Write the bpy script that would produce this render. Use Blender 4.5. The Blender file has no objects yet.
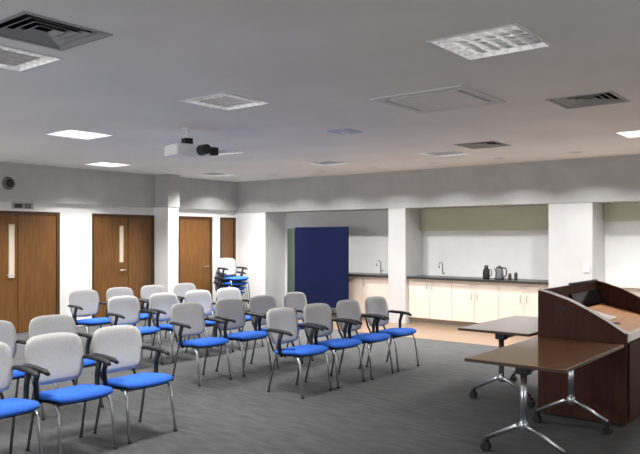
import bpy, bmesh, math, random
from mathutils import Vector, Matrix
random.seed(7)
R = math.radians
COL = bpy.context.scene.collection
SC = bpy.context.scene

# ---------------------------------------------------------------- materials
def new_mat(name, color, rough=.5, metal=0., coat=0., spec=.5, emit=None, estr=0., trans=0.):
    m = bpy.data.materials.new(name); m.use_nodes = True
    b = m.node_tree.nodes['Principled BSDF']
    b.inputs['Base Color'].default_value = (*color, 1)
    b.inputs['Roughness'].default_value = rough
    b.inputs['Metallic'].default_value = metal
    b.inputs['Coat Weight'].default_value = coat
    b.inputs['Specular IOR Level'].default_value = spec
    b.inputs['Transmission Weight'].default_value = trans
    if emit:
        b.inputs['Emission Color'].default_value = (*emit, 1)
        b.inputs['Emission Strength'].default_value = estr
    return m

def noise_mat(name, c1, c2, scale=8, rough=.6, stretch=(1,1,1), detail=4, bump=0., lo=.35, hi=.65, **k):
    m = new_mat(name, c1, rough, **k)
    nt = m.node_tree; n = nt.nodes; l = nt.links; b = n['Principled BSDF']
    tc = n.new('ShaderNodeTexCoord'); mp = n.new('ShaderNodeMapping'); mp.inputs['Scale'].default_value = stretch
    ns = n.new('ShaderNodeTexNoise'); ns.inputs['Scale'].default_value = scale; ns.inputs['Detail'].default_value = detail
    rp = n.new('ShaderNodeValToRGB')
    rp.color_ramp.elements[0].position = lo; rp.color_ramp.elements[0].color = (*c1, 1)
    rp.color_ramp.elements[1].position = hi; rp.color_ramp.elements[1].color = (*c2, 1)
    l.new(tc.outputs['Object'], mp.inputs['Vector']); l.new(mp.outputs['Vector'], ns.inputs['Vector'])
    l.new(ns.outputs['Fac'], rp.inputs['Fac']); l.new(rp.outputs['Color'], b.inputs['Base Color'])
    if bump:
        bp = n.new('ShaderNodeBump'); bp.inputs['Strength'].default_value = bump; bp.inputs['Distance'].default_value = .004
        l.new(ns.outputs['Fac'], bp.inputs['Height']); l.new(bp.outputs['Normal'], b.inputs['Normal'])
    return m

M = {}
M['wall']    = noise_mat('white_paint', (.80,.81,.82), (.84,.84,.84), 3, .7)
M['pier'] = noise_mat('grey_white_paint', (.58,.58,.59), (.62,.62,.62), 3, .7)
M['bulkhead'] = noise_mat('grey_bulkhead_paint', (.42,.42,.42), (.46,.46,.46), 3, .75)  # grey carries the unlit tone of the upper walls in its colour
M['ceiling'] = noise_mat('ceiling_tile', (.85,.835,.80), (.90,.885,.85), 1.1, .85)
M['trim']    = new_mat('white_gloss_paint', (.82,.81,.80), .4)
M['olive']   = noise_mat('olive_cream_panel', (.50,.51,.37), (.54,.55,.41), 2, .55)
M['cream']   = noise_mat('cream_laminate', (.83,.72,.63), (.86,.76,.68), 3, .4)
M['plinth']  = new_mat('taupe_plinth', (.40,.34,.29), .5)
M['worktop'] = new_mat('dark_worktop', (.03,.03,.028), .35)
M['paletop'] = new_mat('pale_worktop', (.72,.68,.63), .35)
M['vinyl']   = noise_mat('tan_vinyl', (.22,.145,.095), (.27,.185,.125), 4, .3, (1,6,1))
M['door']    = noise_mat('oak_veneer', (.135,.056,.013), (.19,.085,.022), 5, .42, (1,6,.5))
M['doorframe'] = noise_mat('dark_oak_frame', (.06,.026,.009), (.085,.038,.013), 5, .45, (1,6,.5))
M['pane']    = new_mat('pale_vision_glass', (.78,.66,.52), .15)  # pale colour stands in for corridor light behind the glass
M['blue']    = noise_mat('navy_felt', (.0015,.005,.034), (.0025,.0075,.05), 60, .9, spec=.2)
M['greenfelt'] = noise_mat('grey_green_felt', (.06,.085,.07), (.08,.11,.09), 60, .9, spec=.2)
M['alu']     = new_mat('aluminium', (.62,.64,.67), .3, 1.)
M['chrome']  = new_mat('chrome', (.72,.72,.74), .16, 1.)
M['greymetal'] = new_mat('grey_painted_steel', (.22,.225,.23), .4, .7)
M['black']   = new_mat('black_plastic', (.010,.010,.012), .55)
M['seat']    = noise_mat('blue_fabric', (.03,.13,.60), (.04,.17,.72), 90, .85, bump=.15, spec=.25)
M['back']    = noise_mat('grey_fabric', (.43,.425,.41), (.49,.48,.465), 90, .85, bump=.12, spec=.25)
M['table']   = noise_mat('walnut_veneer', (.22,.088,.026), (.30,.13,.042), 4, .22, (1,1,1), coat=1.)
M['table'].node_tree.nodes['Principled BSDF'].inputs['Coat Roughness'].default_value = .07
M['tableedge'] = new_mat('dark_table_edge', (.05,.025,.012), .35)
M['lectern'] = noise_mat('mahogany_veneer', (.045,.014,.010), (.070,.022,.014), 4, .6, (5,5,.6), spec=.2)
M['lecterntop'] = noise_mat('warm_wood_tray', (.42,.19,.08), (.52,.26,.12), 4, .3, (5,1,1))
M['lip']     = new_mat('pale_wood_lip', (.86,.78,.72), .25)
M['louvre']  = new_mat('louvre_reflector', (.84,.84,.84), .14, .93)
M['fixture'] = new_mat('white_steel', (.78,.78,.78), .45)
M['opal']    = new_mat('opal_diffuser', (.9,.9,.9), .5, emit=(1,1,.99), estr=2.2)
M['vent']    = new_mat('grey_vent', (.33,.33,.325), .5)
M['ventdark']= new_mat('vent_duct', (.015,.015,.015), .8)
M['acwhite'] = new_mat('cassette_white', (.66,.66,.67), .5)
M['bluish']  = new_mat('pale_blue_plastic', (.52,.54,.72), .4)
M['projector'] = new_mat('projector_white', (.85,.85,.85), .4)
M['lens']    = new_mat('lens_glass', (.01,.01,.015), .05)
M['screen']  = new_mat('black_screen', (.008,.008,.01), .12)  # black for the shadow in the lectern tray recess
M['darkgrey']= new_mat('dark_grey_grille', (.14,.14,.14), .7)
M['signtxt'] = new_mat('sign_dark', (.03,.03,.03), .6)
M['signbg']  = new_mat('sign_grey', (.40,.40,.40), .5)
M['glasspart'] = new_mat('dark_glass_jug', (.05,.045,.03), .08, coat=.5)

# carpet: charcoal loop pile with short streaks
def carpet():
    m = new_mat('charcoal_carpet', (.1,.1,.1), .95, spec=.15)
    nt = m.node_tree; n = nt.nodes; l = nt.links; b = n['Principled BSDF']
    tc = n.new('ShaderNodeTexCoord')
    mp = n.new('ShaderNodeMapping'); mp.inputs['Scale'].default_value = (1.2, 4.5, 1); mp.inputs['Rotation'].default_value = (0,0,R(38))
    a = n.new('ShaderNodeTexNoise'); a.inputs['Scale'].default_value = 3.2; a.inputs['Detail'].default_value = 5
    c = n.new('ShaderNodeTexNoise'); c.inputs['Scale'].default_value = 160; c.inputs['Detail'].default_value = 2
    r1 = n.new('ShaderNodeValToRGB')
    r1.color_ramp.elements[0].position = .3; r1.color_ramp.elements[0].color = (.085,.086,.089,1)
    r1.color_ramp.elements[1].position = .7; r1.color_ramp.elements[1].color = (.128,.130,.134,1)
    mx = n.new('ShaderNodeMix'); mx.data_type = 'RGBA'; mx.blend_type = 'MULTIPLY'; mx.inputs[0].default_value = .35
    l.new(tc.outputs['Object'], mp.inputs['Vector']); l.new(mp.outputs['Vector'], a.inputs['Vector']); l.new(tc.outputs['Object'], c.inputs['Vector'])
    l.new(a.outputs['Fac'], r1.inputs['Fac']); l.new(r1.outputs['Color'], mx.inputs[6]); l.new(c.outputs['Fac'], mx.inputs[7])
    l.new(mx.outputs[2], b.inputs['Base Color'])
    bp = n.new('ShaderNodeBump'); bp.inputs['Strength'].default_value = .3; bp.inputs['Distance'].default_value = .004
    l.new(c.outputs['Fac'], bp.inputs['Height']); l.new(bp.outputs['Normal'], b.inputs['Normal'])
    return m
M['carpet'] = carpet()

# ---------------------------------------------------------------- mesh helpers
class MB:
    def __init__(s): s.bm = bmesh.new()
    def box(s, x0, x1, y0, y1, z0, z1, bev=0., mat=None):
        t = bmesh.new(); bmesh.ops.create_cube(t, size=1)
        for v in t.verts:
            v.co = Vector(((x0+x1)/2 + v.co.x*(x1-x0), (y0+y1)/2 + v.co.y*(y1-y0), (z0+z1)/2 + v.co.z*(z1-z0)))
        if bev: bmesh.ops.bevel(t, geom=t.edges[:], offset=bev, segments=2, affect='EDGES', profile=.6)
        if mat: bmesh.ops.transform(t, matrix=mat, verts=t.verts)
        s._add(t); return s
    def _add(s, t):
        me = bpy.data.meshes.new('tmp'); t.to_mesh(me); t.free(); s.bm.from_mesh(me); bpy.data.meshes.remove(me)
    def tube(s, pts, r, seg=10, flat=None):
        pts = [Vector(p) for p in pts]; rs = r if isinstance(r, (list, tuple)) else [r]*len(pts)
        rings = []; prev = None
        for i, p in enumerate(pts):
            d = (pts[min(i+1, len(pts)-1)] - pts[max(i-1, 0)]).normalized()
            if prev is None:
                u = d.orthogonal().normalized()
                if abs(d.z) < .9: u = d.cross(Vector((0,0,1))).normalized()
            else: u = (prev - d*prev.dot(d)).normalized()
            prev = u; w = d.cross(u)
            f = flat or 1.
            rings.append([s.bm.verts.new(p + u*math.cos(2*math.pi*k/seg)*rs[i] + w*math.sin(2*math.pi*k/seg)*rs[i]*f) for k in range(seg)])
        for a, b in zip(rings, rings[1:]):
            for k in range(seg):
                s.bm.faces.new((a[k], a[(k+1)%seg], b[(k+1)%seg], b[k]))
        s.bm.faces.new(rings[0][::-1]); s.bm.faces.new(rings[-1]); return s
    def lathe(s, prof, c=(0,0,0), seg=20):
        c = Vector(c); rings = []
        for r, z in prof:
            rings.append([s.bm.verts.new(c + Vector((r*math.cos(2*math.pi*k/seg), r*math.sin(2*math.pi*k/seg), z))) for k in range(seg)])
        for a, b in zip(rings, rings[1:]):
            for k in range(seg): s.bm.faces.new((a[k], a[(k+1)%seg], b[(k+1)%seg], b[k]))
        s.bm.faces.new(rings[0][::-1]); s.bm.faces.new(rings[-1]); return s
    def prism(s, prof, y0, y1):           # profile in x,z extruded along y
        a = [s.bm.verts.new((x, y0, z)) for x, z in prof]; b = [s.bm.verts.new((x, y1, z)) for x, z in prof]
        s.bm.faces.new(a); s.bm.faces.new(b[::-1]); n = len(prof)
        for i in range(n): s.bm.faces.new((a[i], b[i], b[(i+1)%n], a[(i+1)%n]))
        return s
    def build(s, name, mat, parent=None, smooth=False, loc=(0,0,0), rz=0):
        bmesh.ops.recalc_face_normals(s.bm, faces=s.bm.faces)
        me = bpy.data.meshes.new(name); s.bm.to_mesh(me); s.bm.free()
        me.materials.append(mat)
        if smooth:
            for p in me.polygons: p.use_smooth = True
        o = bpy.data.objects.new(name, me); COL.objects.link(o)
        if parent: o.parent = parent
        o.location = loc; o.rotation_euler = (0,0,rz)
        return o

def tag(o, label=None, cat=None, group=None, kind=None):
    if label: o['label'] = label
    if cat: o['category'] = cat
    if group: o['group'] = group
    if kind: o['kind'] = kind
    return o
def empty(name, loc, rz=0):
    o = bpy.data.objects.new(name, None); COL.objects.link(o); o.empty_display_size = .1
    o.location = loc; o.rotation_euler = (0,0,rz); return o
def structure(o): o['kind'] = 'structure'; return o
def copy_tree(o, parent=None):
    c = o.copy(); COL.objects.link(c); c.parent = parent
    for ch in [x for x in list(COL.objects) if x.parent == o]: copy_tree(ch, c)
    return c

# ---------------------------------------------------------------- room constants
EYE = 1.64; H = 2.89
XW, XE, YS, YN = -11.4, 3.2, -3.2, 11.87      # door wall, far right wall, wall behind camera, kitchen wall
YF = 11.2; SOF = 2.19                          # front of the bulkhead and its underside

# ceiling fittings (centre x, centre y, half size)
lamps = [(-1.92,4.18,.3,'l',1),(-4.72,2.38,.3,'l',1),(-4.67,4.47,.3,'l',1),(-7.55,4.78,.3,'o',1),(-10.29,7.06,.3,'o',1),
         (-2.1,8.95,.3,'o',1),(-7.2,9.2,.3,'l',1),(-10.2,9.45,.3,'l',1),(-5.0,9.25,.3,'l',1),
         (-7.55,2.3,.3,'l',1),(-10.29,4.6,.3,'l',1),(-7.5,7.0,.3,'l',1),(-1.92,1.4,.3,'l',1),(.9,4.5,.3,'l',1),(.9,8.6,.3,'l',1),(-4.7,-.4,.3,'l',1),(-10.29,2.0,.3,'l',1)]
downs = [(-10.6+1.2*k, 10.33, .07) for k in range(10)]  # lamp row added to brighten the bulkhead foot and alcove walls
vents = [(-3.95,2.26,.29),(-2.02,6.48,.29),(-4.12,8.72,.29)]
cass  = (-3.08,5.62,.45)
holes = [(x-h,x+h,y-h,y+h) for x,y,h,*_ in lamps] + [(x-h,x+h,y-h,y+h) for x,y,h in downs] + [(x-h,x+h,y-h,y+h) for x,y,h in vents] + [(cass[0]-cass[2],cass[0]+cass[2],cass[1]-cass[2],cass[1]+cass[2])]

# ---------------------------------------------------------------- shell
structure(MB().box(XW-.1, XE+.1, YS-.1, YN+.1, -.12, 0).build('floor', M['carpet']))
def ceiling():
    bm = bmesh.new()
    xs = sorted({XW-.1, XE+.1, *[h[0] for h in holes], *[h[1] for h in holes]}); ys = sorted({YS-.1, YN+.1, *[h[2] for h in holes], *[h[3] for h in holes]})
    V = {}
    def v(x, y):
        if (x,y) not in V: V[(x,y)] = bm.verts.new((x,y,H))
        return V[(x,y)]
    for x0, x1 in zip(xs, xs[1:]):
        for y0, y1 in zip(ys, ys[1:]):
            cx, cy = (x0+x1)/2, (y0+y1)/2
            if any(h[0] < cx < h[1] and h[2] < cy < h[3] for h in holes): continue
            bm.faces.new((v(x0,y0), v(x0,y1), v(x1,y1), v(x1,y0)))
    geo = bmesh.ops.extrude_face_region(bm, geom=bm.faces[:])
    for e in geo['geom']:
        if isinstance(e, bmesh.types.BMVert): e.co.z += .14
    m = MB(); m._add(bm); return m
structure(ceiling().build('ceiling', M['ceiling']))
# a lid above the recesses closes the void
structure(MB().box(XW-.1, XE+.1, YS-.1, YN+.1, H+.145, H+.2).build('ceiling_upper', M['ceiling']))
structure(MB().box(XW-.12, XW, YS, YN, 0, H).build('wall_left', M['wall']))
structure(MB().box(XW-.12, XE+.12, YN, YN+.12, 0, H).build('wall_back', M['wall']))
structure(MB().box(XE, XE+.12, YS, YN, 0, H).build('wall_right', M['wall']))
structure(MB().box(XW-.12, XE+.12, YS-.12, YS, 0, H).build('wall_front', M['wall']))
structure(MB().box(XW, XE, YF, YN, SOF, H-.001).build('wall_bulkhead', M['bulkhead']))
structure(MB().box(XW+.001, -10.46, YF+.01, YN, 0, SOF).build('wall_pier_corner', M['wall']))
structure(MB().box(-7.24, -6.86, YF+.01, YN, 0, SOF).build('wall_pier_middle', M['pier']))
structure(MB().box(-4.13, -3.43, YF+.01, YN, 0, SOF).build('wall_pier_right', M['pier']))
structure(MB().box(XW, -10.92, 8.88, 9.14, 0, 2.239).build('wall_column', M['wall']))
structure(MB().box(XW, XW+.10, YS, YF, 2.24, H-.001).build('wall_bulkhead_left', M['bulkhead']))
structure(MB().box(XW+.101, -10.90, 8.86, 9.16, 2.24, H-.001).build('wall_bulkhead_column', M['bulkhead']))  # wraps the column top in the same shade grey
structure(MB().box(-8.9, XE, 9.75, YN, 0, .004).build('floor_vinyl', M['vinyl']))
# skirting
def base(nm, *b): structure(MB().box(*b, bev=.004).build(nm, M['trim']))
base('baseboard_left', XW, XW+.018, YS, 5.1, 0, .1)
base('baseboard_left', XW, XW+.018, 6.80, 7.40, 0, .1)
base('baseboard_back', -10.46, -8.62, YN-.018, YN, 0, .1)
base('baseboard_pier', XW, -10.46, YF-.008, YF+.01, 0, .1)

# ---------------------------------------------------------------- doors on the left wall
def door(n, y0, y1, split=None, pane=None, ztop=2.03, handle=True):
    root = empty('door_%d' % n, (XW, (y0+y1)/2, 0)); structure(root); yc = (y0+y1)/2
    m = MB()
    m.box(0, .05, y0-yc-.06, y0-yc, 0, ztop+.05, .004); m.box(0, .05, y1-yc, y1-yc+.06, 0, ztop+.05, .004); m.box(0, .05, y0-yc, y1-yc, ztop, ztop+.05, .004)
    m.build('door_frame', M['doorframe'], root)
    a = MB(); a.box(0, .06, y0-yc-.09, y0-yc-.06, 0, ztop+.08, .004); a.box(0, .06, y1-yc+.06, y1-yc+.09, 0, ztop+.08, .004); a.box(0,.06,y0-yc-.06,y1-yc+.06,ztop+.05,ztop+.08,.004)
    a.build('architrave', M['trim'], root)
    spans = [(y0, y1)] if split is None else [(y0, split-.004), (split+.004, y1)]
    for k, (a0, a1) in enumerate(spans):
        lf = MB()
        if pane and a0 <= pane[0] and pane[1] <= a1:
            p0, p1, pz0, pz1 = pane
            lf.box(0, .034, a0-yc+.003, p0-yc, .01, ztop-.004); lf.box(0, .034, p1-yc, a1-yc-.003, .01, ztop-.004)
            lf.box(0, .034, p0-yc, p1-yc, .01, pz0); lf.box(0, .034, p0-yc, p1-yc, pz1, ztop-.004)
            o = lf.build('door_leaf', M['door'], root)
            MB().box(.004, .014, p0-yc, p1-yc, pz0, pz1).build('vision_pane', M['pane'], o)
        else:
            o = lf.box(0, .034, a0-yc+.003, a1-yc-.003, .01, ztop-.004, .002).build('door_leaf', M['door'], root)
        if handle and k == 0:
            hy = (a1 - yc - .07)
            MB().tube([(.034,hy,1.0),(.075,hy,1.0),(.08,hy-.02,1.0),(.08,hy-.13,1.0)], .009, 8).build('lever_handle', M['alu'], o, True)
    return root
door(1, 5.20, 6.73, 6.02, (5.86, 5.98, .95, 1.86))
door(2, 7.50, 8.82, 8.26, (8.06, 8.17, 1.15, 1.86))
door(3, 9.55, 10.40)
door(4, 10.74, 11.12, None, None, handle=False)

# ---------------------------------------------------------------- kitchen bays
def cabinet(x0, x1, label, drawer=True, mat='cream'):
    w = x1-x0; root = empty('base_cabinet', ((x0+x1)/2, 11.58, 0)); tag(root, label, 'cabinet', 'base cabinets along the kitchen wall')
    MB().box(-w/2+.001, w/2-.001, -.25, .28, .12, .855).build('cabinet_body', M[mat], root)
    MB().box(-w/2+.001, w/2-.001, -.20, .28, 0.004, .119).build('plinth', M['plinth'], root)
    n = 2 if w > .7 else 1
    for k in range(n):
        a = -w/2 + k*w/n + .003; b = -w/2 + (k+1)*w/n - .003
        top = .70 if drawer else .85
        d = MB().box(a, b, -.272, -.251, .125, top, .002).build('door_panel', M[mat], root)
        hx = (b-.05) if k == 0 and n == 2 else (a+.05)
        MB().tube([(hx,-.272,top-.17),(hx,-.297,top-.165),(hx,-.297,top-.05),(hx,-.272,top-.045)], .006, 8).build('bar_handle', M['alu'], d, True)
    if drawer:
        d = MB().box(-w/2+.003, w/2-.003, -.272, -.251, .706, .85, .002).build('drawer_front', M[mat], root)
        MB().tube([(-.08,-.272,.80),(-.075,-.297,.80),(.075,-.297,.80),(.08,-.272,.80)], .006, 8).build('bar_handle', M['alu'], d, True)
cabs = [(-8.6,-7.92,'single cream base cabinet nearest the navy display screen',False),(-7.92,-7.25,'cream base cabinet under the tap, left of the middle pier',False),
        (-6.855,-5.95,'cream base cabinet directly right of the middle white pier',False),
        (-5.95,-5.04,'cream base cabinet below the dark kettle, centre of the long kitchen bay',True),
        (-5.04,-4.135,'cream base cabinet at the right end of the dark worktop, beside the wide pier',True),
        (-3.425,-2.5,'cream base cabinet under the pale worktop, just right of the wide pier',False),
        (-2.5,-1.6,'cream base cabinet under the pale worktop at the right edge behind the lectern',False)]
for c in cabs: cabinet(*c)
def top(x0, x1, mat, label):
    o = MB().box(x0+.002, x1-.002, 11.245, YN-.002, .857, .895, .004).build('worktop', M[mat]); tag(o, label, 'worktop')
top(-8.6, -7.25, 'worktop', 'thin dark worktop left of the middle white pier')
top(-6.855, -4.135, 'worktop', 'long thin dark worktop carrying the kettle')
top(-3.425, -1.6, 'paletop', 'pale worktop to the right of the wide pier')
for x0, x1, z0, lab in ((-6.855,-4.135,1.76,'long olive-cream shutter box above the dark worktop'),(-3.425,XE-.01,1.90,'olive-cream shutter box right of the wide pier')):
    r = empty('shutter_box', ((x0+x1)/2, 11.8, z0)); tag(r, lab, 'shutter box')
    w = (x1-x0)/2-.003
    MB().box(-w, w, -.03, .068, 0, SOF-z0-.002, .004).build('housing', M['olive'], r)  # olive panel stands for the tinted, shaded top of the alcove wall
    MB().box(-w, w, -.036, -.031, .0, .03).build('bottom_rail', M['olive'], r)

def tap(x, label):
    r = empty('kitchen_tap', (x, 11.72, .895)); tag(r, label, 'tap')
    MB().lathe([(.028,0),(.028,.01),(.014,.02),(.014,.03)], seg=14).build('tap_base', M['chrome'], r, True)
    pts = [(0,0,.02),(0,0,.2)] + [(0,-.07+.07*math.cos(a),.2+.07*math.sin(a)) for a in [math.pi*k/6 for k in range(1,7)]] + [(0,-.14,.16)]
    MB().tube(pts, .012, 10).build('spout', M['chrome'], r, True)
    MB().tube([(.014,0,.05),(.06,0,.07)], .007, 8).build('tap_lever', M['chrome'], r, True)
tap(-7.75, 'chrome swan neck tap on the short dark worktop left of the pier')
tap(-6.35, 'chrome swan neck tap on the long dark worktop right of the pier')
# kettle / flask / small jars
k = empty('electric_kettle', (-5.11, 11.5, .895)); tag(k, 'dark kettle with tall steel body on the long worktop', 'kettle')
MB().lathe([(.075,0),(.078,.02),(.07,.1),(.058,.19),(.054,.2)]).build('kettle_body', M['greymetal'], k, True)
MB().lathe([(.06,.2),(.055,.215),(.02,.222),(.012,.245)]).build('kettle_lid', M['black'], k, True)
MB().lathe([(.092,0.001),(.092,.018),(.088,.02)]).build('kettle_base', M['black'], k, True)
MB().tube([(.055,0,.2),(.11,0,.2),(.13,0,.16),(.12,0,.07),(.08,0,.04)], .012, 8).build('kettle_handle', M['black'], k, True)
MB().tube([(-.06,0,.14),(-.1,0,.19)], [.02,.011], 8).build('kettle_spout', M['greymetal'], k, True)
f = empty('coffee_flask', (-5.36, 11.5, .895)); tag(f, 'dark coffee flask standing left of the kettle on the long worktop', 'flask')
MB().lathe([(.06,0),(.062,.02),(.06,.14),(.035,.19),(.035,.2)]).build('flask_body', M['black'], f, True)
MB().lathe([(.036,.2),(.038,.23),(.03,.245)]).build('flask_cap', M['greymetal'], f, True)
MB().tube([(.05,0,.17),(.1,0,.16),(.1,0,.07),(.06,0,.05)], .009, 8).build('flask_handle', M['black'], f, True)
for x, h, lab in ((-4.92,.1,'small dark jar just right of the kettle'),(-4.81,.12,'slim grey-green jar furthest right of the kettle')):
    j = empty('storage_jar', (x, 11.5, .895)); tag(j, lab, 'jar')
    MB().lathe([(.028,0),(.03,.01),(.03,h-.02),(.024,h-.008)], seg=14).build('jar_body', M['glasspart'], j, True)
    MB().lathe([(.026,h-.008),(.026,h+.012),(.02,h+.014)], seg=14).build('jar_lid', M['greymetal'], j, True)
# wall switch on the wide pier
s = empty('wall_switch', (-3.52, YF+.01, 1.15)); tag(s, 'small white switch plate on the wide pier beside the lectern', 'switch')
MB().box(-.045,.045,-.012,0,-.07,.07,.003).build('switch_plate', M['trim'], s); MB().box(-.015,.015,-.018,-.0125,-.025,.025,.002).build('rocker', M['trim'], s)

# ---------------------------------------------------------------- folding display screen
b = empty('display_screen', (-8.65, 10.9, 0)); tag(b, 'tall navy felt folding display screen in front of the kitchen recess', 'display screen')
MB().box(-.645,.66,-.02,.02,.26,1.82,.004).build('main_panel', M['blue'], b)
fr = MB()
for x0,x1,z0,z1 in ((-.665,-.645,.24,1.84),(.66,.68,.24,1.84),(-.645,.66,1.82,1.84),(-.645,.66,.24,.26)): fr.box(x0,x1,-.024,.024,z0,z1,.003)
fr.build('panel_frame', M['blue'], b)
ang = math.atan2(.70, -.84)
w = MB().box(.02,.98,-.02,.02,.26,1.82,.004).build('side_wing', M['greenfelt'], b, loc=(-.665,0,0), rz=ang)  # wing added as a dark fill for the shadowy gap beside the screen
for x in (-.6,.62):
    MB().tube([(x,0,.24),(x,0,.03)], .015, 8).build('leg', M['black'], b, True)
    MB().box(x-.02,x+.02,-.22,.22,.004,.03,.005).build('foot', M['black'], b)
MB().tube([(-.665+.9*math.cos(ang), .9*math.sin(ang), .26),(-.665+.9*math.cos(ang), .9*math.sin(ang), .004)], .015, 8).build('leg', M['black'], b, True)

# ---------------------------------------------------------------- chairs
def pad(hw, hh, thick, k=.30, crown=.0, n=10):
    """rounded soft panel in (a,b) with thickness along c; returns list of quads as a bmesh with front at +c"""
    bm = bmesh.new(); N = n
    def mapp(u, v): return hw*u*math.sqrt(1-k*v**4), hh*v*math.sqrt(1-k*u**4)
    F = {}; B = {}
    for i in range(N+1):
        for j in range(N+1):
            u = -1+2*i/N; v = -1+2*j/N
            a, b_ = mapp(u, v)
            e = max(abs(u), abs(v)); edge = (1-e**6)
            t = thick/2*(.35+.65*edge) + crown*(1-u*u)*(1-v*v)
            F[i,j] = bm.verts.new((a, b_, t))
            B[i,j] = bm.verts.new((a, b_, -thick/2*(.35+.65*edge)))
    for i in range(N):
        for j in range(N):
            bm.faces.new((F[i,j],F[i+1,j],F[i+1,j+1],F[i,j+1])); bm.faces.new((B[i,j],B[i,j+1],B[i+1,j+1],B[i+1,j]))
    for i in range(N):
        for a,b_ in (((i,0),(i+1,0)),((i+1,N),(i,N)),((0,i+1),(0,i)),((N,i),(N,i+1))):
            bm.faces.new((F[a],B[a],B[b_],F[b_]))
    return bm

def make_chair():
    root = empty('conference_chair', (0,0,0))
    # seat cushion: (a->x, b->y, c->z)
    bm = pad(.215, .245, .066, k=.2, crown=.008)
    for v in bm.verts:
        x, y, z = v.co
        z2 = z + .437 + .075*x - .02*(max(0, (x-.1)/.115))**2 + .008*(y/.245)**2
        v.co = Vector((x+.015, y, z2))
    m = MB(); m._add(bm); m.build('seat', M['seat'], root, True)
    # moulded pan below
    bm = pad(.215, .225, .02)
    for v in bm.verts: v.co = Vector((v.co.x+.005, v.co.y, v.co.z+.398+.07*v.co.x+.01*(v.co.y/.225)**2))
    m = MB(); m._add(bm); m.build('seat_pan', M['black'], root, True)
    # backrest: a->y, b->z, c->x
    bm = pad(.245, .192, .045, k=.27)
    for v in bm.verts:
        a, b_, c = v.co
        zz = .678 + b_; taper = 1 - .10*max(0, -b_/.205)
        x = -.235 + c - .20*(zz-.5) + .045*(a/.25)**2 - .02*math.cos(b_/.205*1.4)
        v.co = Vector((x, a*taper, zz))
    m = MB(); m._add(bm); m.build('backrest', M['back'], root, True)
    # back uprights and cross bar
    for s in (-1, 1):
        MB().tube([(-.15,s*.16,.41),(-.235,s*.165,.43),(-.275,s*.165,.5),(-.318,s*.165,.62)], .012, 8).build('back_upright', M['black'], root, True)
    # arms
    for s in (-1, 1):
        sup = [(-.06,s*.225,.40),(-.065,s*.255,.43),(-.07,s*.262,.55),(-.04,s*.262,.64)]
        a = MB().tube(sup, [.019,.020,.020,.024], 8).build('arm_support', M['black'], root, True)
        pts = [(-.27,s*.245,.655),(-.2,s*.258,.663),(-.05,s*.262,.66),(.06,s*.261,.65),(.105,s*.258,.632)]
        MB().tube(pts, [.016,.025,.027,.026,.016], 10, .75).build('armrest', M['black'], root, True)
    # legs
    for s in (-1, 1):
        MB().tube([(.08,s*.205,.405),(.15,s*.218,.395),(.178,s*.222,.35),(.225,s*.232,.012)], .0115, 10).build('leg', M['alu'], root, True)
        MB().tube([(-.06,s*.205,.405),(-.14,s*.215,.39),(-.17,s*.22,.34),(-.25,s*.228,.012)], .0115, 10).build('leg', M['greymetal'], root, True)  # rear pair in darker metal, their shading put into the colour
    fr = MB(); fr.tube([(-.12,-.2,.395),(-.12,.2,.395)], .01, 8); fr.tube([(.12,-.2,.395),(.12,.2,.395)], .01, 8); fr.tube([(-.125,0,.395),(.125,0,.395)], .012, 8)
    fr.build('seat_frame', M['greymetal'], root, True)
    for s in (-1, 1):
        for x in (.226,-.251):
            MB().lathe([(.014,0),(.016,.004),(.016,.016),(.013,.02)], (x,s*(.232 if x>0 else .228),0), 10).build('foot_cap', M['black'], root, True)
    return root
proto = make_chair()
rows = [
 (-4.72, [(1.77,'front row chair at the lower left corner, only just inside the frame'),
          (2.38,'front row chair at the left edge, half outside the picture'),
          (2.985,'large front row chair, middle of the three left of the aisle'),
          (3.585,'front row chair immediately left of the aisle')]),
 (-4.72, [(5.62,'front row chair immediately right of the aisle, open carpet to its left'),
          (6.23,'front row chair second from the aisle in the right-hand block of four'),
          (6.83,'front row chair third from the aisle, right block, before the navy screen'),
          (7.44,'front row chair at the far right end, nearest the kitchen')]),
 (-6.02, [(3.07,'second row chair cut off by the left edge of the picture'),
          (3.68,'second row chair peeping over two big front chairs')]),
 (-6.0,  [(5.36,'second row chair right of the aisle, left end of its block'),
          (6.05,'second row chair second from the aisle, right block'),
          (6.67,'second row chair third from the aisle, below the white corner pier'),
          (7.33,'second row chair furthest right, below the left edge of the navy screen')]),
 (-7.35, [(5.47,'third row chair at the left end, below the double door'),
          (6.11,'third row chair second from the left, in front of the wall column'),
          (6.73,'third row chair third from the left, below the single brown door'),
          (7.36,'third row chair at the right end, below the stack')]),
 (-8.70, [(5.74,'back row chair at the left end, beside the white wall between doors'),
          (6.37,'back row chair second from the left, before the double door'),
          (6.99,'back row chair third from the left, below the narrow door leaf'),
          (7.64,'back row chair at the right end, before the single brown door')]),
]
first = True
for X, lst in rows:
    for y, lab in lst:
        X2 = X - (.09 if y < 4 and X > -5 else 0)
        if first: o = proto; first = False
        else: o = copy_tree(proto)
        o.location = (X2 + random.uniform(-.015,.015), y, 0); o.rotation_euler = (0,0,R(random.uniform(-2,2)))
        tag(o, lab.replace(' chair', ' grey and blue chair', 1), 'chair', 'grey and blue conference chairs in rows')
labs = ['bottom chair of the stack by the far door','second chair up in the stack by the far door','third chair up in the stack by the far door','topmost chair of the stack by the far door, grey back showing']
for i in range(4):
    o = copy_tree(proto); o.location = (-10.75+.045*i, 10.42, .105*i); o.rotation_euler = (0,0,R(-6)); tag(o, labs[i], 'chair', 'stacked chairs by the far door')

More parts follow.
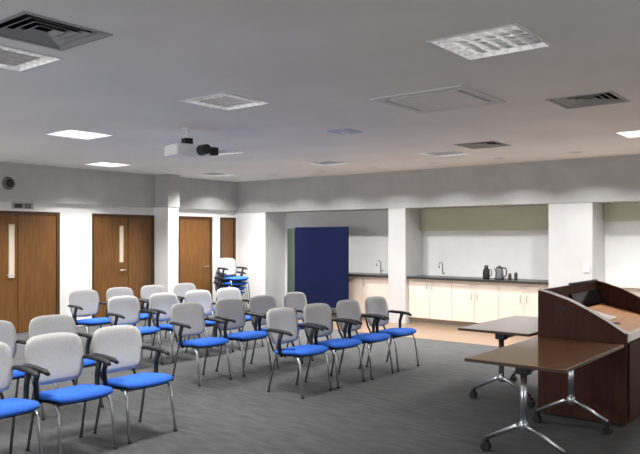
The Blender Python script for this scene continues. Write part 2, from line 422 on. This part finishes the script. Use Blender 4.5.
# ---------------------------------------------------------------- folding tables
def make_table(x0, x1, y0, y1, label):
    cx, cy = (x0+x1)/2, (y0+y1)/2; hw, hl = (x1-x0)/2, (y1-y0)/2
    root = empty('folding_table', (cx, cy, 0)); tag(root, label, 'table')
    t = MB().box(-hw,hw,-hl,hl,.706,.73,.003).build('tabletop', M['table'], root)
    e = MB()
    for b_ in ((-hw-.003,-hw,-hl-.003,hl+.003),(hw,hw+.003,-hl-.003,hl+.003),(-hw,hw,-hl-.003,-hl),(-hw,hw,hl,hl+.003)): e.box(*b_, .706, .728)
    e.build('edge_band', M['tableedge'], t)
    MB().box(-.03,.03,-hl+.2,hl-.2,.63,.665,.004).build('cross_beam', M['greymetal'], root)
    for s in (-1,1):
        y = s*(hl-.2)
        leg = MB().tube([(0,y,.235),(0,y,.64)], .026, 14).build('leg', M['alu'], root, True)
        MB().box(-.05,.05,y-.04,y+.04,.625,.705,.01).build('tilt_bracket', M['black'], leg)
        MB().box(-.26,.26,y-.02,y+.02,.685,.705,.003).build('support_rail', M['black'], leg)
        MB().lathe([(.030,.205),(.034,.212),(.034,.26),(.028,.275)], (0,y,0), 14).build('hub', M['alu'], leg, True)
        for q in (-1,1):
            MB().tube([(q*.015,y,.24),(q*.06,y,.228),(q*.30,y,.10)], [.022,.020,.016], 10).build('foot', M['alu'], leg, True)
            c = MB()
            for dy in (-.018,.018):
                t = bmesh.new(); bmesh.ops.create_cone(t, cap_ends=True, segments=18, radius1=.034, radius2=.034, depth=.02)
                bmesh.ops.transform(t, matrix=Matrix.Translation((q*.300,y+dy,.034)) @ Matrix.Rotation(R(90),4,'X'), verts=t.verts); c._add(t)
            c.box(q*.300-.016,q*.300+.016,y-.026,y+.026,.045,.092,.006)
            c.build('castor', M['black'], leg)
    return root
make_table(-2.385, -1.635, 4.75, 6.19, 'near walnut folding table with chrome feet on castors, in front of the lectern')
make_table(-3.23, -2.50, 6.29, 7.70, 'further walnut folding table mostly hidden, left of the lectern')

# ---------------------------------------------------------------- lectern console
def lectern():
    x0, x1, y0, y1 = -2.42, -1.646, 6.3, 8.0
    root = empty('lectern', ((x0+x1)/2, (y0+y1)/2, 0)); tag(root, 'wide mahogany presentation lectern with sloping sides and recessed tray', 'lectern')
    ox, oy = (x0+x1)/2, (y0+y1)/2
    prof = [(x0,0.02),(x0,1.147),(-2.31,1.122),(-2.134,1.066),(-1.975,.992),(-1.80,.897),(x1,.803),(x1,.02)]
    P = [(x-ox, z) for x, z in prof]
    for ya, yb in ((y0,y0+.05),(y1-.035,y1)):
        sp = MB().prism(P, ya-oy, yb-oy).build('side_panel', M['lectern'], root)
        # lip capping the sloping edge; near one painted pale as caught light
        lp = MB(); pts = P[1:-1]
        for a, b_ in zip(pts, pts[1:]):
            bm = bmesh.new(); vs = []
            for (x,z) in (a,b_):
                for yy in (ya-oy-.004, yb-oy+.004):
                    for dz in (.001,.012): vs.append(bm.verts.new((x,yy,z+dz)))
            for f in ((0,1,3,2),(4,6,7,5),(0,4,5,1),(2,3,7,6),(1,5,7,3),(0,2,6,4)): bm.faces.new([vs[i] for i in f])
            lp._add(bm)
        lp.build('edge_lip', M['lip'] if ya == y0 else M['lectern'], sp)
        if ya == y0:
            MB().box(-.20,-.12,ya-oy-.008,ya-oy-.001,.97,1.0,.003).build('recessed_pull', M['black'], sp)
    MB().box(x0-ox,x0-ox+.03,y0+.051-oy,y1-.036-oy,.02,1.147,.003).build('back_panel', M['lectern'], root)
    MB().box(x1-ox-.03,x1-ox,y0+.051-oy,y1-.036-oy,.02,.72).build('front_panel', M['lectern'], root)
    for k in range(2):
        a = y0+.05-oy + k*.81; d = MB().box(x1-ox+.001,x1-ox+.018,a,a+.79,.06,.71,.003).build('cupboard_door', M['lectern'], root)
        MB().tube([(x1-ox+.018,a+.7 if k==0 else a+.09,.55),(x1-ox+.045,a+.7 if k==0 else a+.09,.55),(x1-ox+.045,a+.7 if k==0 else a+.09,.43),(x1-ox+.018,a+.7 if k==0 else a+.09,.43)], .005, 8).build('handle', M['alu'], d, True)
    MB().box(x1-ox-.03,x1-ox+.004,y0+.051-oy,y1-.036-oy,.725,.80,.004).build('front_rail', M['lip'], root)
    # recessed tray
    tr = MB().prism([(-.30,.905),(.33,.76),(.355,.76),(.355,.74),(-.30,.885)], y0+.052-oy, y1-.037-oy).build('tray', M['lecterntop'], root)
    MB().lathe([(.03,0),(.034,.004),(.02,.006)], (.12,-.15,.811), 16).build('cable_grommet', M['black'], tr, True)
    cb = MB().prism([(-.22,.890),(.05,.828),(.05,.838),(-.22,.900)], -.42, .12).build('control_panel', M['lip'], root)
    cb.rotation_euler = (0, R(0), 0)
    sc = MB().prism([(-.352,.93),(-.352,1.06),(-.33,1.06),(-.28,.93)], .0-.10, y1-.04-oy).build('monitor', M['screen'], root)  # black wedge painting the shadow inside the tray recess
    MB().box(-.387,-.345,-.02,y1-.036-oy,1.148,1.168,.004).build('hinged_lid', M['black'], root)
    pl = MB(); pl.box(-.34,.34,y0+.04-oy,y1-.04-oy,0,.0195); pl.build('plinth', M['black'], root)
lectern()

# ---------------------------------------------------------------- ceiling fittings
def louvre_lamp(x, y, h, kind, power, label):
    root = empty('ceiling_light', (x, y, H)); tag(root, label, 'ceiling light', 'square recessed ceiling lights')
    z = 0
    fr = MB(); t = .018
    for b_ in ((-h,h,-h,-h+t),(-h,h,h-t,h),(-h,-h+t,-h+t,h-t),(h-t,h,-h+t,h-t)): fr.box(*b_, -.006, .012)
    for b_ in ((-h+.001,h-.001,-h+.001,-h+.006),(-h+.001,h-.001,h-.006,h-.001),(-h+.001,-h+.006,-h+.006,h-.006),(h-.006,h-.001,-h+.006,h-.006)): fr.box(*b_, .013, .11)
    fr.build('frame', M['fixture'], root)
    MB().box(-h+.001,h-.001,-h+.001,h-.001,.111,.12).build('housing_top', M['fixture'], root)
    i = h-.018
    if kind == 'l':
        n = 6; g = MB()
        for k in range(1, n):
            p = -i + 2*i*k/n
            g.prism([(p-.004,.045),(p+.004,.045),(p+.0012,0),(p-.0012,0)], -i, i)
            a = bmesh.new()
            vs = [a.verts.new(c) for c in ((-i,p-.004,.045),(-i,p+.004,.045),(-i,p+.0012,0),(-i,p-.0012,0),(i,p-.004,.045),(i,p+.004,.045),(i,p+.0012,0),(i,p-.0012,0))]
            for f in ((0,1,2,3),(7,6,5,4),(0,4,5,1),(1,5,6,2),(2,6,7,3),(3,7,4,0)): a.faces.new([vs[q] for q in f])
            g._add(a)
        g.build('louvre_grid', M['louvre'], root)
        MB().box(-i,i,-i,i,.085,.09).build('tube_tray', M['fixture'], root)
        for k in range(3):
            yy = -.188+.188*k
            MB().tube([(-i+.01,yy,.068),(i-.01,yy,.068)], .012, 10).build('fluorescent_tube', TUBE, root, True)
        spread = 118
    else:
        MB().box(-i,i,-i,i,.02,.024).build('opal_panel', M['opal'], root)
        spread = 118
    return root
TUBE = new_mat('lit_tube', (.9,.9,.9), .5, emit=(1,1,1), estr=4)
LAMP_LABELS = ['square louvred ceiling light nearest the top right, above the lectern tables','louvred ceiling light cut by the left edge beside the dark air vent',
 'louvred ceiling light left of centre, in front of the projector','bright white square ceiling light left of the projector','small far bright ceiling light in front of the double door',
 'bright ceiling light cut by the right edge of the picture','faint far ceiling light in front of the navy screen','faint far ceiling light near the single brown door','faint far ceiling light before the long kitchen bay',
 'ceiling light left of the picture above the second row','ceiling light before the left door, outside the frame','ceiling light directly behind the projector',
 'ceiling light above and right of the camera','ceiling light beyond the right edge near the lectern','ceiling light beyond the right edge near the kitchen','ceiling light behind the camera','ceiling light far left beyond the frame']
POW = 1.0
PW = [5, 30, 42, 40, 60, 62, 60, 78, 45, 55, 70, 55, 3, 5, 40, 25, 60]
for (x,y,h,kind,p), lab, pw in zip(lamps, LAMP_LABELS, PW):
    louvre_lamp(x, y, h, kind, p, lab)
    L = bpy.data.lights.new('ceiling_lamp', 'AREA'); L.shape = 'SQUARE'; L.size = .5; L.energy = pw*POW; L.color = (1,.985,.955)
    L.spread = R(150 if (x > -3 and y > 8) else 118)
    lo = bpy.data.objects.new('ceiling_lamp', L); COL.objects.link(lo); lo.location = (x, y, H - .012)
DL = ['leftmost','second','third','fourth','fifth','sixth','seventh','eighth','ninth','tenth']
for (x, y, h), nm in zip(downs, DL):
    root = empty('downlight', (x, y, H)); tag(root, 'small round recessed downlight before the kitchen bulkhead, %s from the left' % nm, 'ceiling light', 'downlights before the kitchen')
    MB().box(-h+.001,h-.001,-h+.001,h-.001,.10,.12).build('housing', M['fixture'], root)
    bm = bmesh.new(); n = 24
    ro = [bm.verts.new((.105*math.cos(2*math.pi*k/n), .105*math.sin(2*math.pi*k/n), -.001)) for k in range(n)]
    ri = [bm.verts.new((.062*math.cos(2*math.pi*k/n), .062*math.sin(2*math.pi*k/n), -.004)) for k in range(n)]
    rt = [bm.verts.new((.050*math.cos(2*math.pi*k/n), .050*math.sin(2*math.pi*k/n), .05)) for k in range(n)]
    for k in range(n):
        j = (k+1) % n; bm.faces.new((ro[k],ro[j],ri[j],ri[k])); bm.faces.new((ri[k],ri[j],rt[j],rt[k]))
    m = MB(); m._add(bm); m.build('trim_ring', M['acwhite'], root, True)
    L = bpy.data.lights.new('downlight_lamp', 'AREA'); L.shape = 'DISK'; L.size = .11; L.energy = 22; L.color = (1,.985,.96); L.spread = R(128)
    lo = bpy.data.objects.new('downlight_lamp', L); COL.objects.link(lo); lo.location = (x, y, H - .006)
# added fill: lit panels on the unseen walls lift ceiling and room
def window(n, x, y, w, rz, e):  # builds an added fill panel; no real window
    r = empty('window_%d' % n, (x, y, 1.55)); structure(r); r.rotation_euler = (0,0,rz)
    f = MB()
    for b_ in ((-w/2-.05,-w/2,-.8,.8),(w/2,w/2+.05,-.8,.8),(-w/2,w/2,-.85,-.8),(-w/2,w/2,.8,.85),(-.025,.025,-.8,.8)): f.box(b_[0],b_[1],0,.05,b_[2],b_[3],.004)
    f.build('window_frame', M['trim'], r)
    MB().box(-w/2,w/2,.002,.01,-.8,.8).build('blind', M['trim'], r)
    L = bpy.data.lights.new('window_daylight', 'AREA'); L.shape = 'RECTANGLE'; L.size = w; L.size_y = 1.5; L.energy = e; L.color = (1,.99,.975)
    o = bpy.data.objects.new('window_daylight', L); COL.objects.link(o); o.location = (x,y,1.55)
    d = Vector((-math.sin(rz), math.cos(rz), 0)); o.location = Vector((x,y,1.55)) + d*.07
    o.rotation_euler = d.to_track_quat('-Z','Y').to_euler()
window(1, -9.0, YS+.002, 3.0, 0, 100)
window(2, -5.2, YS+.002, 3.0, 0, 100)
window(3, XE-.002, 2.2, 3.0, R(90), 62)

def vent(x, y, h, label):
    root = empty('air_vent', (x, y, H)); tag(root, label, 'air vent', 'square ceiling air vents')
    fr = MB(); t = .03
    for b_ in ((-h,h,-h,-h+t),(-h,h,h-t,h),(-h,-h+t,-h+t,h-t),(h-t,h,-h+t,h-t)): fr.box(*b_, -.005, .01)
    fr.build('frame', M['vent'], root)
    MB().box(-h+.001,h-.001,-h+.001,h-.001,.1,.13).build('duct', M['ventdark'], root)
    s_ = MB()
    for b_ in ((-h+.001,h-.001,-h+.001,-h+.008),(-h+.001,h-.001,h-.008,h-.001),(-h+.001,-h+.008,-h+.008,h-.008),(h-.008,h-.001,-h+.008,h-.008)): s_.box(*b_, .011, .099)
    s_.build('duct_side', M['ventdark'], root)
    r = h-t-.005
    while r > .04:
        bm = bmesh.new(); ri = r-.036
        lo = [bm.verts.new((sx*r, sy*r, .002)) for sx, sy in ((-1,-1),(1,-1),(1,1),(-1,1))]
        hi = [bm.verts.new((sx*ri, sy*ri, .020)) for sx, sy in ((-1,-1),(1,-1),(1,1),(-1,1))]
        lo2 = [bm.verts.new((v.co.x*.994, v.co.y*.994, v.co.z+.004)) for v in lo]; hi2 = [bm.verts.new((v.co.x*.994, v.co.y*.994, v.co.z+.004)) for v in hi]
        for i in range(4):
            j = (i+1) % 4
            bm.faces.new((lo[i],lo[j],hi[j],hi[i])); bm.faces.new((lo2[i],hi2[i],hi2[j],lo2[j])); bm.faces.new((lo[i],lo2[i],lo2[j],lo[j])); bm.faces.new((hi[i],hi[j],hi2[j],hi2[i]))
        m = MB(); m._add(bm); m.build('vane_ring', M['vent'], root); r -= .056
vent(*vents[0], 'dark slatted square air vent at the top left')
vent(*vents[1], 'dark slatted square air vent at the upper right')
vent(*vents[2], 'distant square air vent before the kitchen')
# cassette air conditioner
c = empty('air_conditioner', (cass[0], cass[1], H)); tag(c, 'flush white square ceiling cassette air conditioner right of centre', 'air conditioner')
hc = cass[2]
pn = MB()
o_, i1, i2 = hc-.001, hc-.06, hc-.11
for b_ in ((-o_,o_,-o_,-i1),(-o_,o_,i1,o_),(-o_,-i1,-i1,i1),(i1,o_,-i1,i1)): pn.box(*b_, -.012, .01, .003)
for b_ in ((-i1,-i2+.02,-i1,-i2+.02),(i2-.02,i1,-i1,-i2+.02),(-i1,-i2+.02,i2-.02,i1),(i2-.02,i1,i2-.02,i1)): pn.box(*b_, -.012, .01)
pn.build('fascia', M['acwhite'], c)
MB().box(-i2,i2,-i2,i2,-.014,.01,.004).build('intake_grille', M['acwhite'], c)
MB().box(-o_,o_,-o_,o_,.05,.13).build('casing', M['ventdark'], c)
for k in range(4):
    f_ = MB().box(-i2+.03,i2-.03,-i1+.01,-i2-.015,-.004,.0,.001).build('air_flap', M['acwhite'], c, rz=k*math.pi/2)
# small bluish ceiling fitting
g = empty('ceiling_sensor', (-4.85, 6.57, H)); tag(g, 'small pale blue square fitting flush on the mid ceiling', 'sensor')
MB().box(-.15,.15,-.15,.15,-.015,0,.006).build('cover', M['bluish'], g); MB().lathe([(.05,-.03),(.06,-.016),(.06,-.0155)],seg=16).build('dome', M['trim'], g, True)
# projector
p = empty('projector', (-6.13, 5.26, H)); tag(p, 'white projector with black lens hanging from the ceiling on a bracket', 'projector')
p.rotation_euler = (0,0,R(-14))
MB().box(-.17,.17,-.21,.21,-.33,-.20,.025).build('projector_body', M['projector'], p)
MB().lathe([(.06,-.012),(.06,-.001)], seg=16).build('ceiling_plate', M['fixture'], p, True)
MB().tube([(0,0,-.012),(0,0,-.12)], .014, 10).build('bracket_pole', M['fixture'], p, True)
MB().box(-.05,.05,-.05,.05,-.198,-.12,.006).build('bracket', M['black'], p)
t = bmesh.new(); bmesh.ops.create_cone(t, cap_ends=True, segments=20, radius1=.062, radius2=.055, depth=.14)
bmesh.ops.transform(t, matrix=Matrix.Translation((.24,.09,-.265)) @ Matrix.Rotation(R(90),4,'Y'), verts=t.verts); lm = MB(); lm._add(t); lm.build('lens', M['black'], p)
MB().box(.1,.2,.215,.30,-.31,-.22,.01).build('clamp', M['black'], p)
MB().tube([(.15,.30,-.265),(.16,.55,-.25)], .008, 8).build('cable_arm', M['trim'], p, True)
# round wall speaker and small sign above the left door
w = empty('wall_speaker', (XW+.10, 5.82, 2.54)); tag(w, 'round dark speaker high on the wall above the left door', 'speaker')
t = bmesh.new(); bmesh.ops.create_cone(t, cap_ends=True, segments=24, radius1=.11, radius2=.09, depth=.05)
bmesh.ops.transform(t, matrix=Matrix.Translation((.026,0,0)) @ Matrix.Rotation(R(90),4,'Y'), verts=t.verts); lm = MB(); lm._add(t); lm.build('speaker_body', M['darkgrey'], w)
t = bmesh.new(); bmesh.ops.create_cone(t, cap_ends=True, segments=24, radius1=.07, radius2=.05, depth=.012)
bmesh.ops.transform(t, matrix=Matrix.Translation((.058,0,0)) @ Matrix.Rotation(R(90),4,'Y'), verts=t.verts); lm = MB(); lm._add(t); lm.build('speaker_cone', M['black'], w)
s = empty('door_sign', (XW, 6.12, 2.175)); tag(s, 'small grey sign with dark symbols above the left door', 'sign')
MB().box(.001,.014,-.19,.19,-.05,.05,.002).build('sign_plate', M['signbg'], s)
MB().box(.0145,.017,-.15,-.01,-.035,.03).build('sign_symbol', M['signtxt'], s)
for yy in (.04,.10):
    for zz in (-.035,.005): MB().box(.0145,.017,yy,yy+.04,zz,zz+.03).build('sign_symbol', M['signtxt'], s)

# ---------------------------------------------------------------- world, camera, view
wd = bpy.data.worlds.new('world'); SC.world = wd; wd.use_nodes = True
wd.node_tree.nodes['Background'].inputs[0].default_value = (.5,.5,.5,1); wd.node_tree.nodes['Background'].inputs[1].default_value = .05
cam = bpy.data.cameras.new('camera'); co = bpy.data.objects.new('camera', cam); COL.objects.link(co)
co.location = (0,0,EYE); co.rotation_euler = (R(90),0,R(38.5))
cam.sensor_width = 36; cam.lens = 692/640*36; cam.shift_y = 10/640; cam.clip_start = .05
SC.camera = co
SC.view_settings.view_transform = 'Standard'; SC.view_settings.look = 'None'; SC.view_settings.gamma = 1
SC.view_settings.use_curve_mapping = False; SC.view_settings.exposure = 0.0
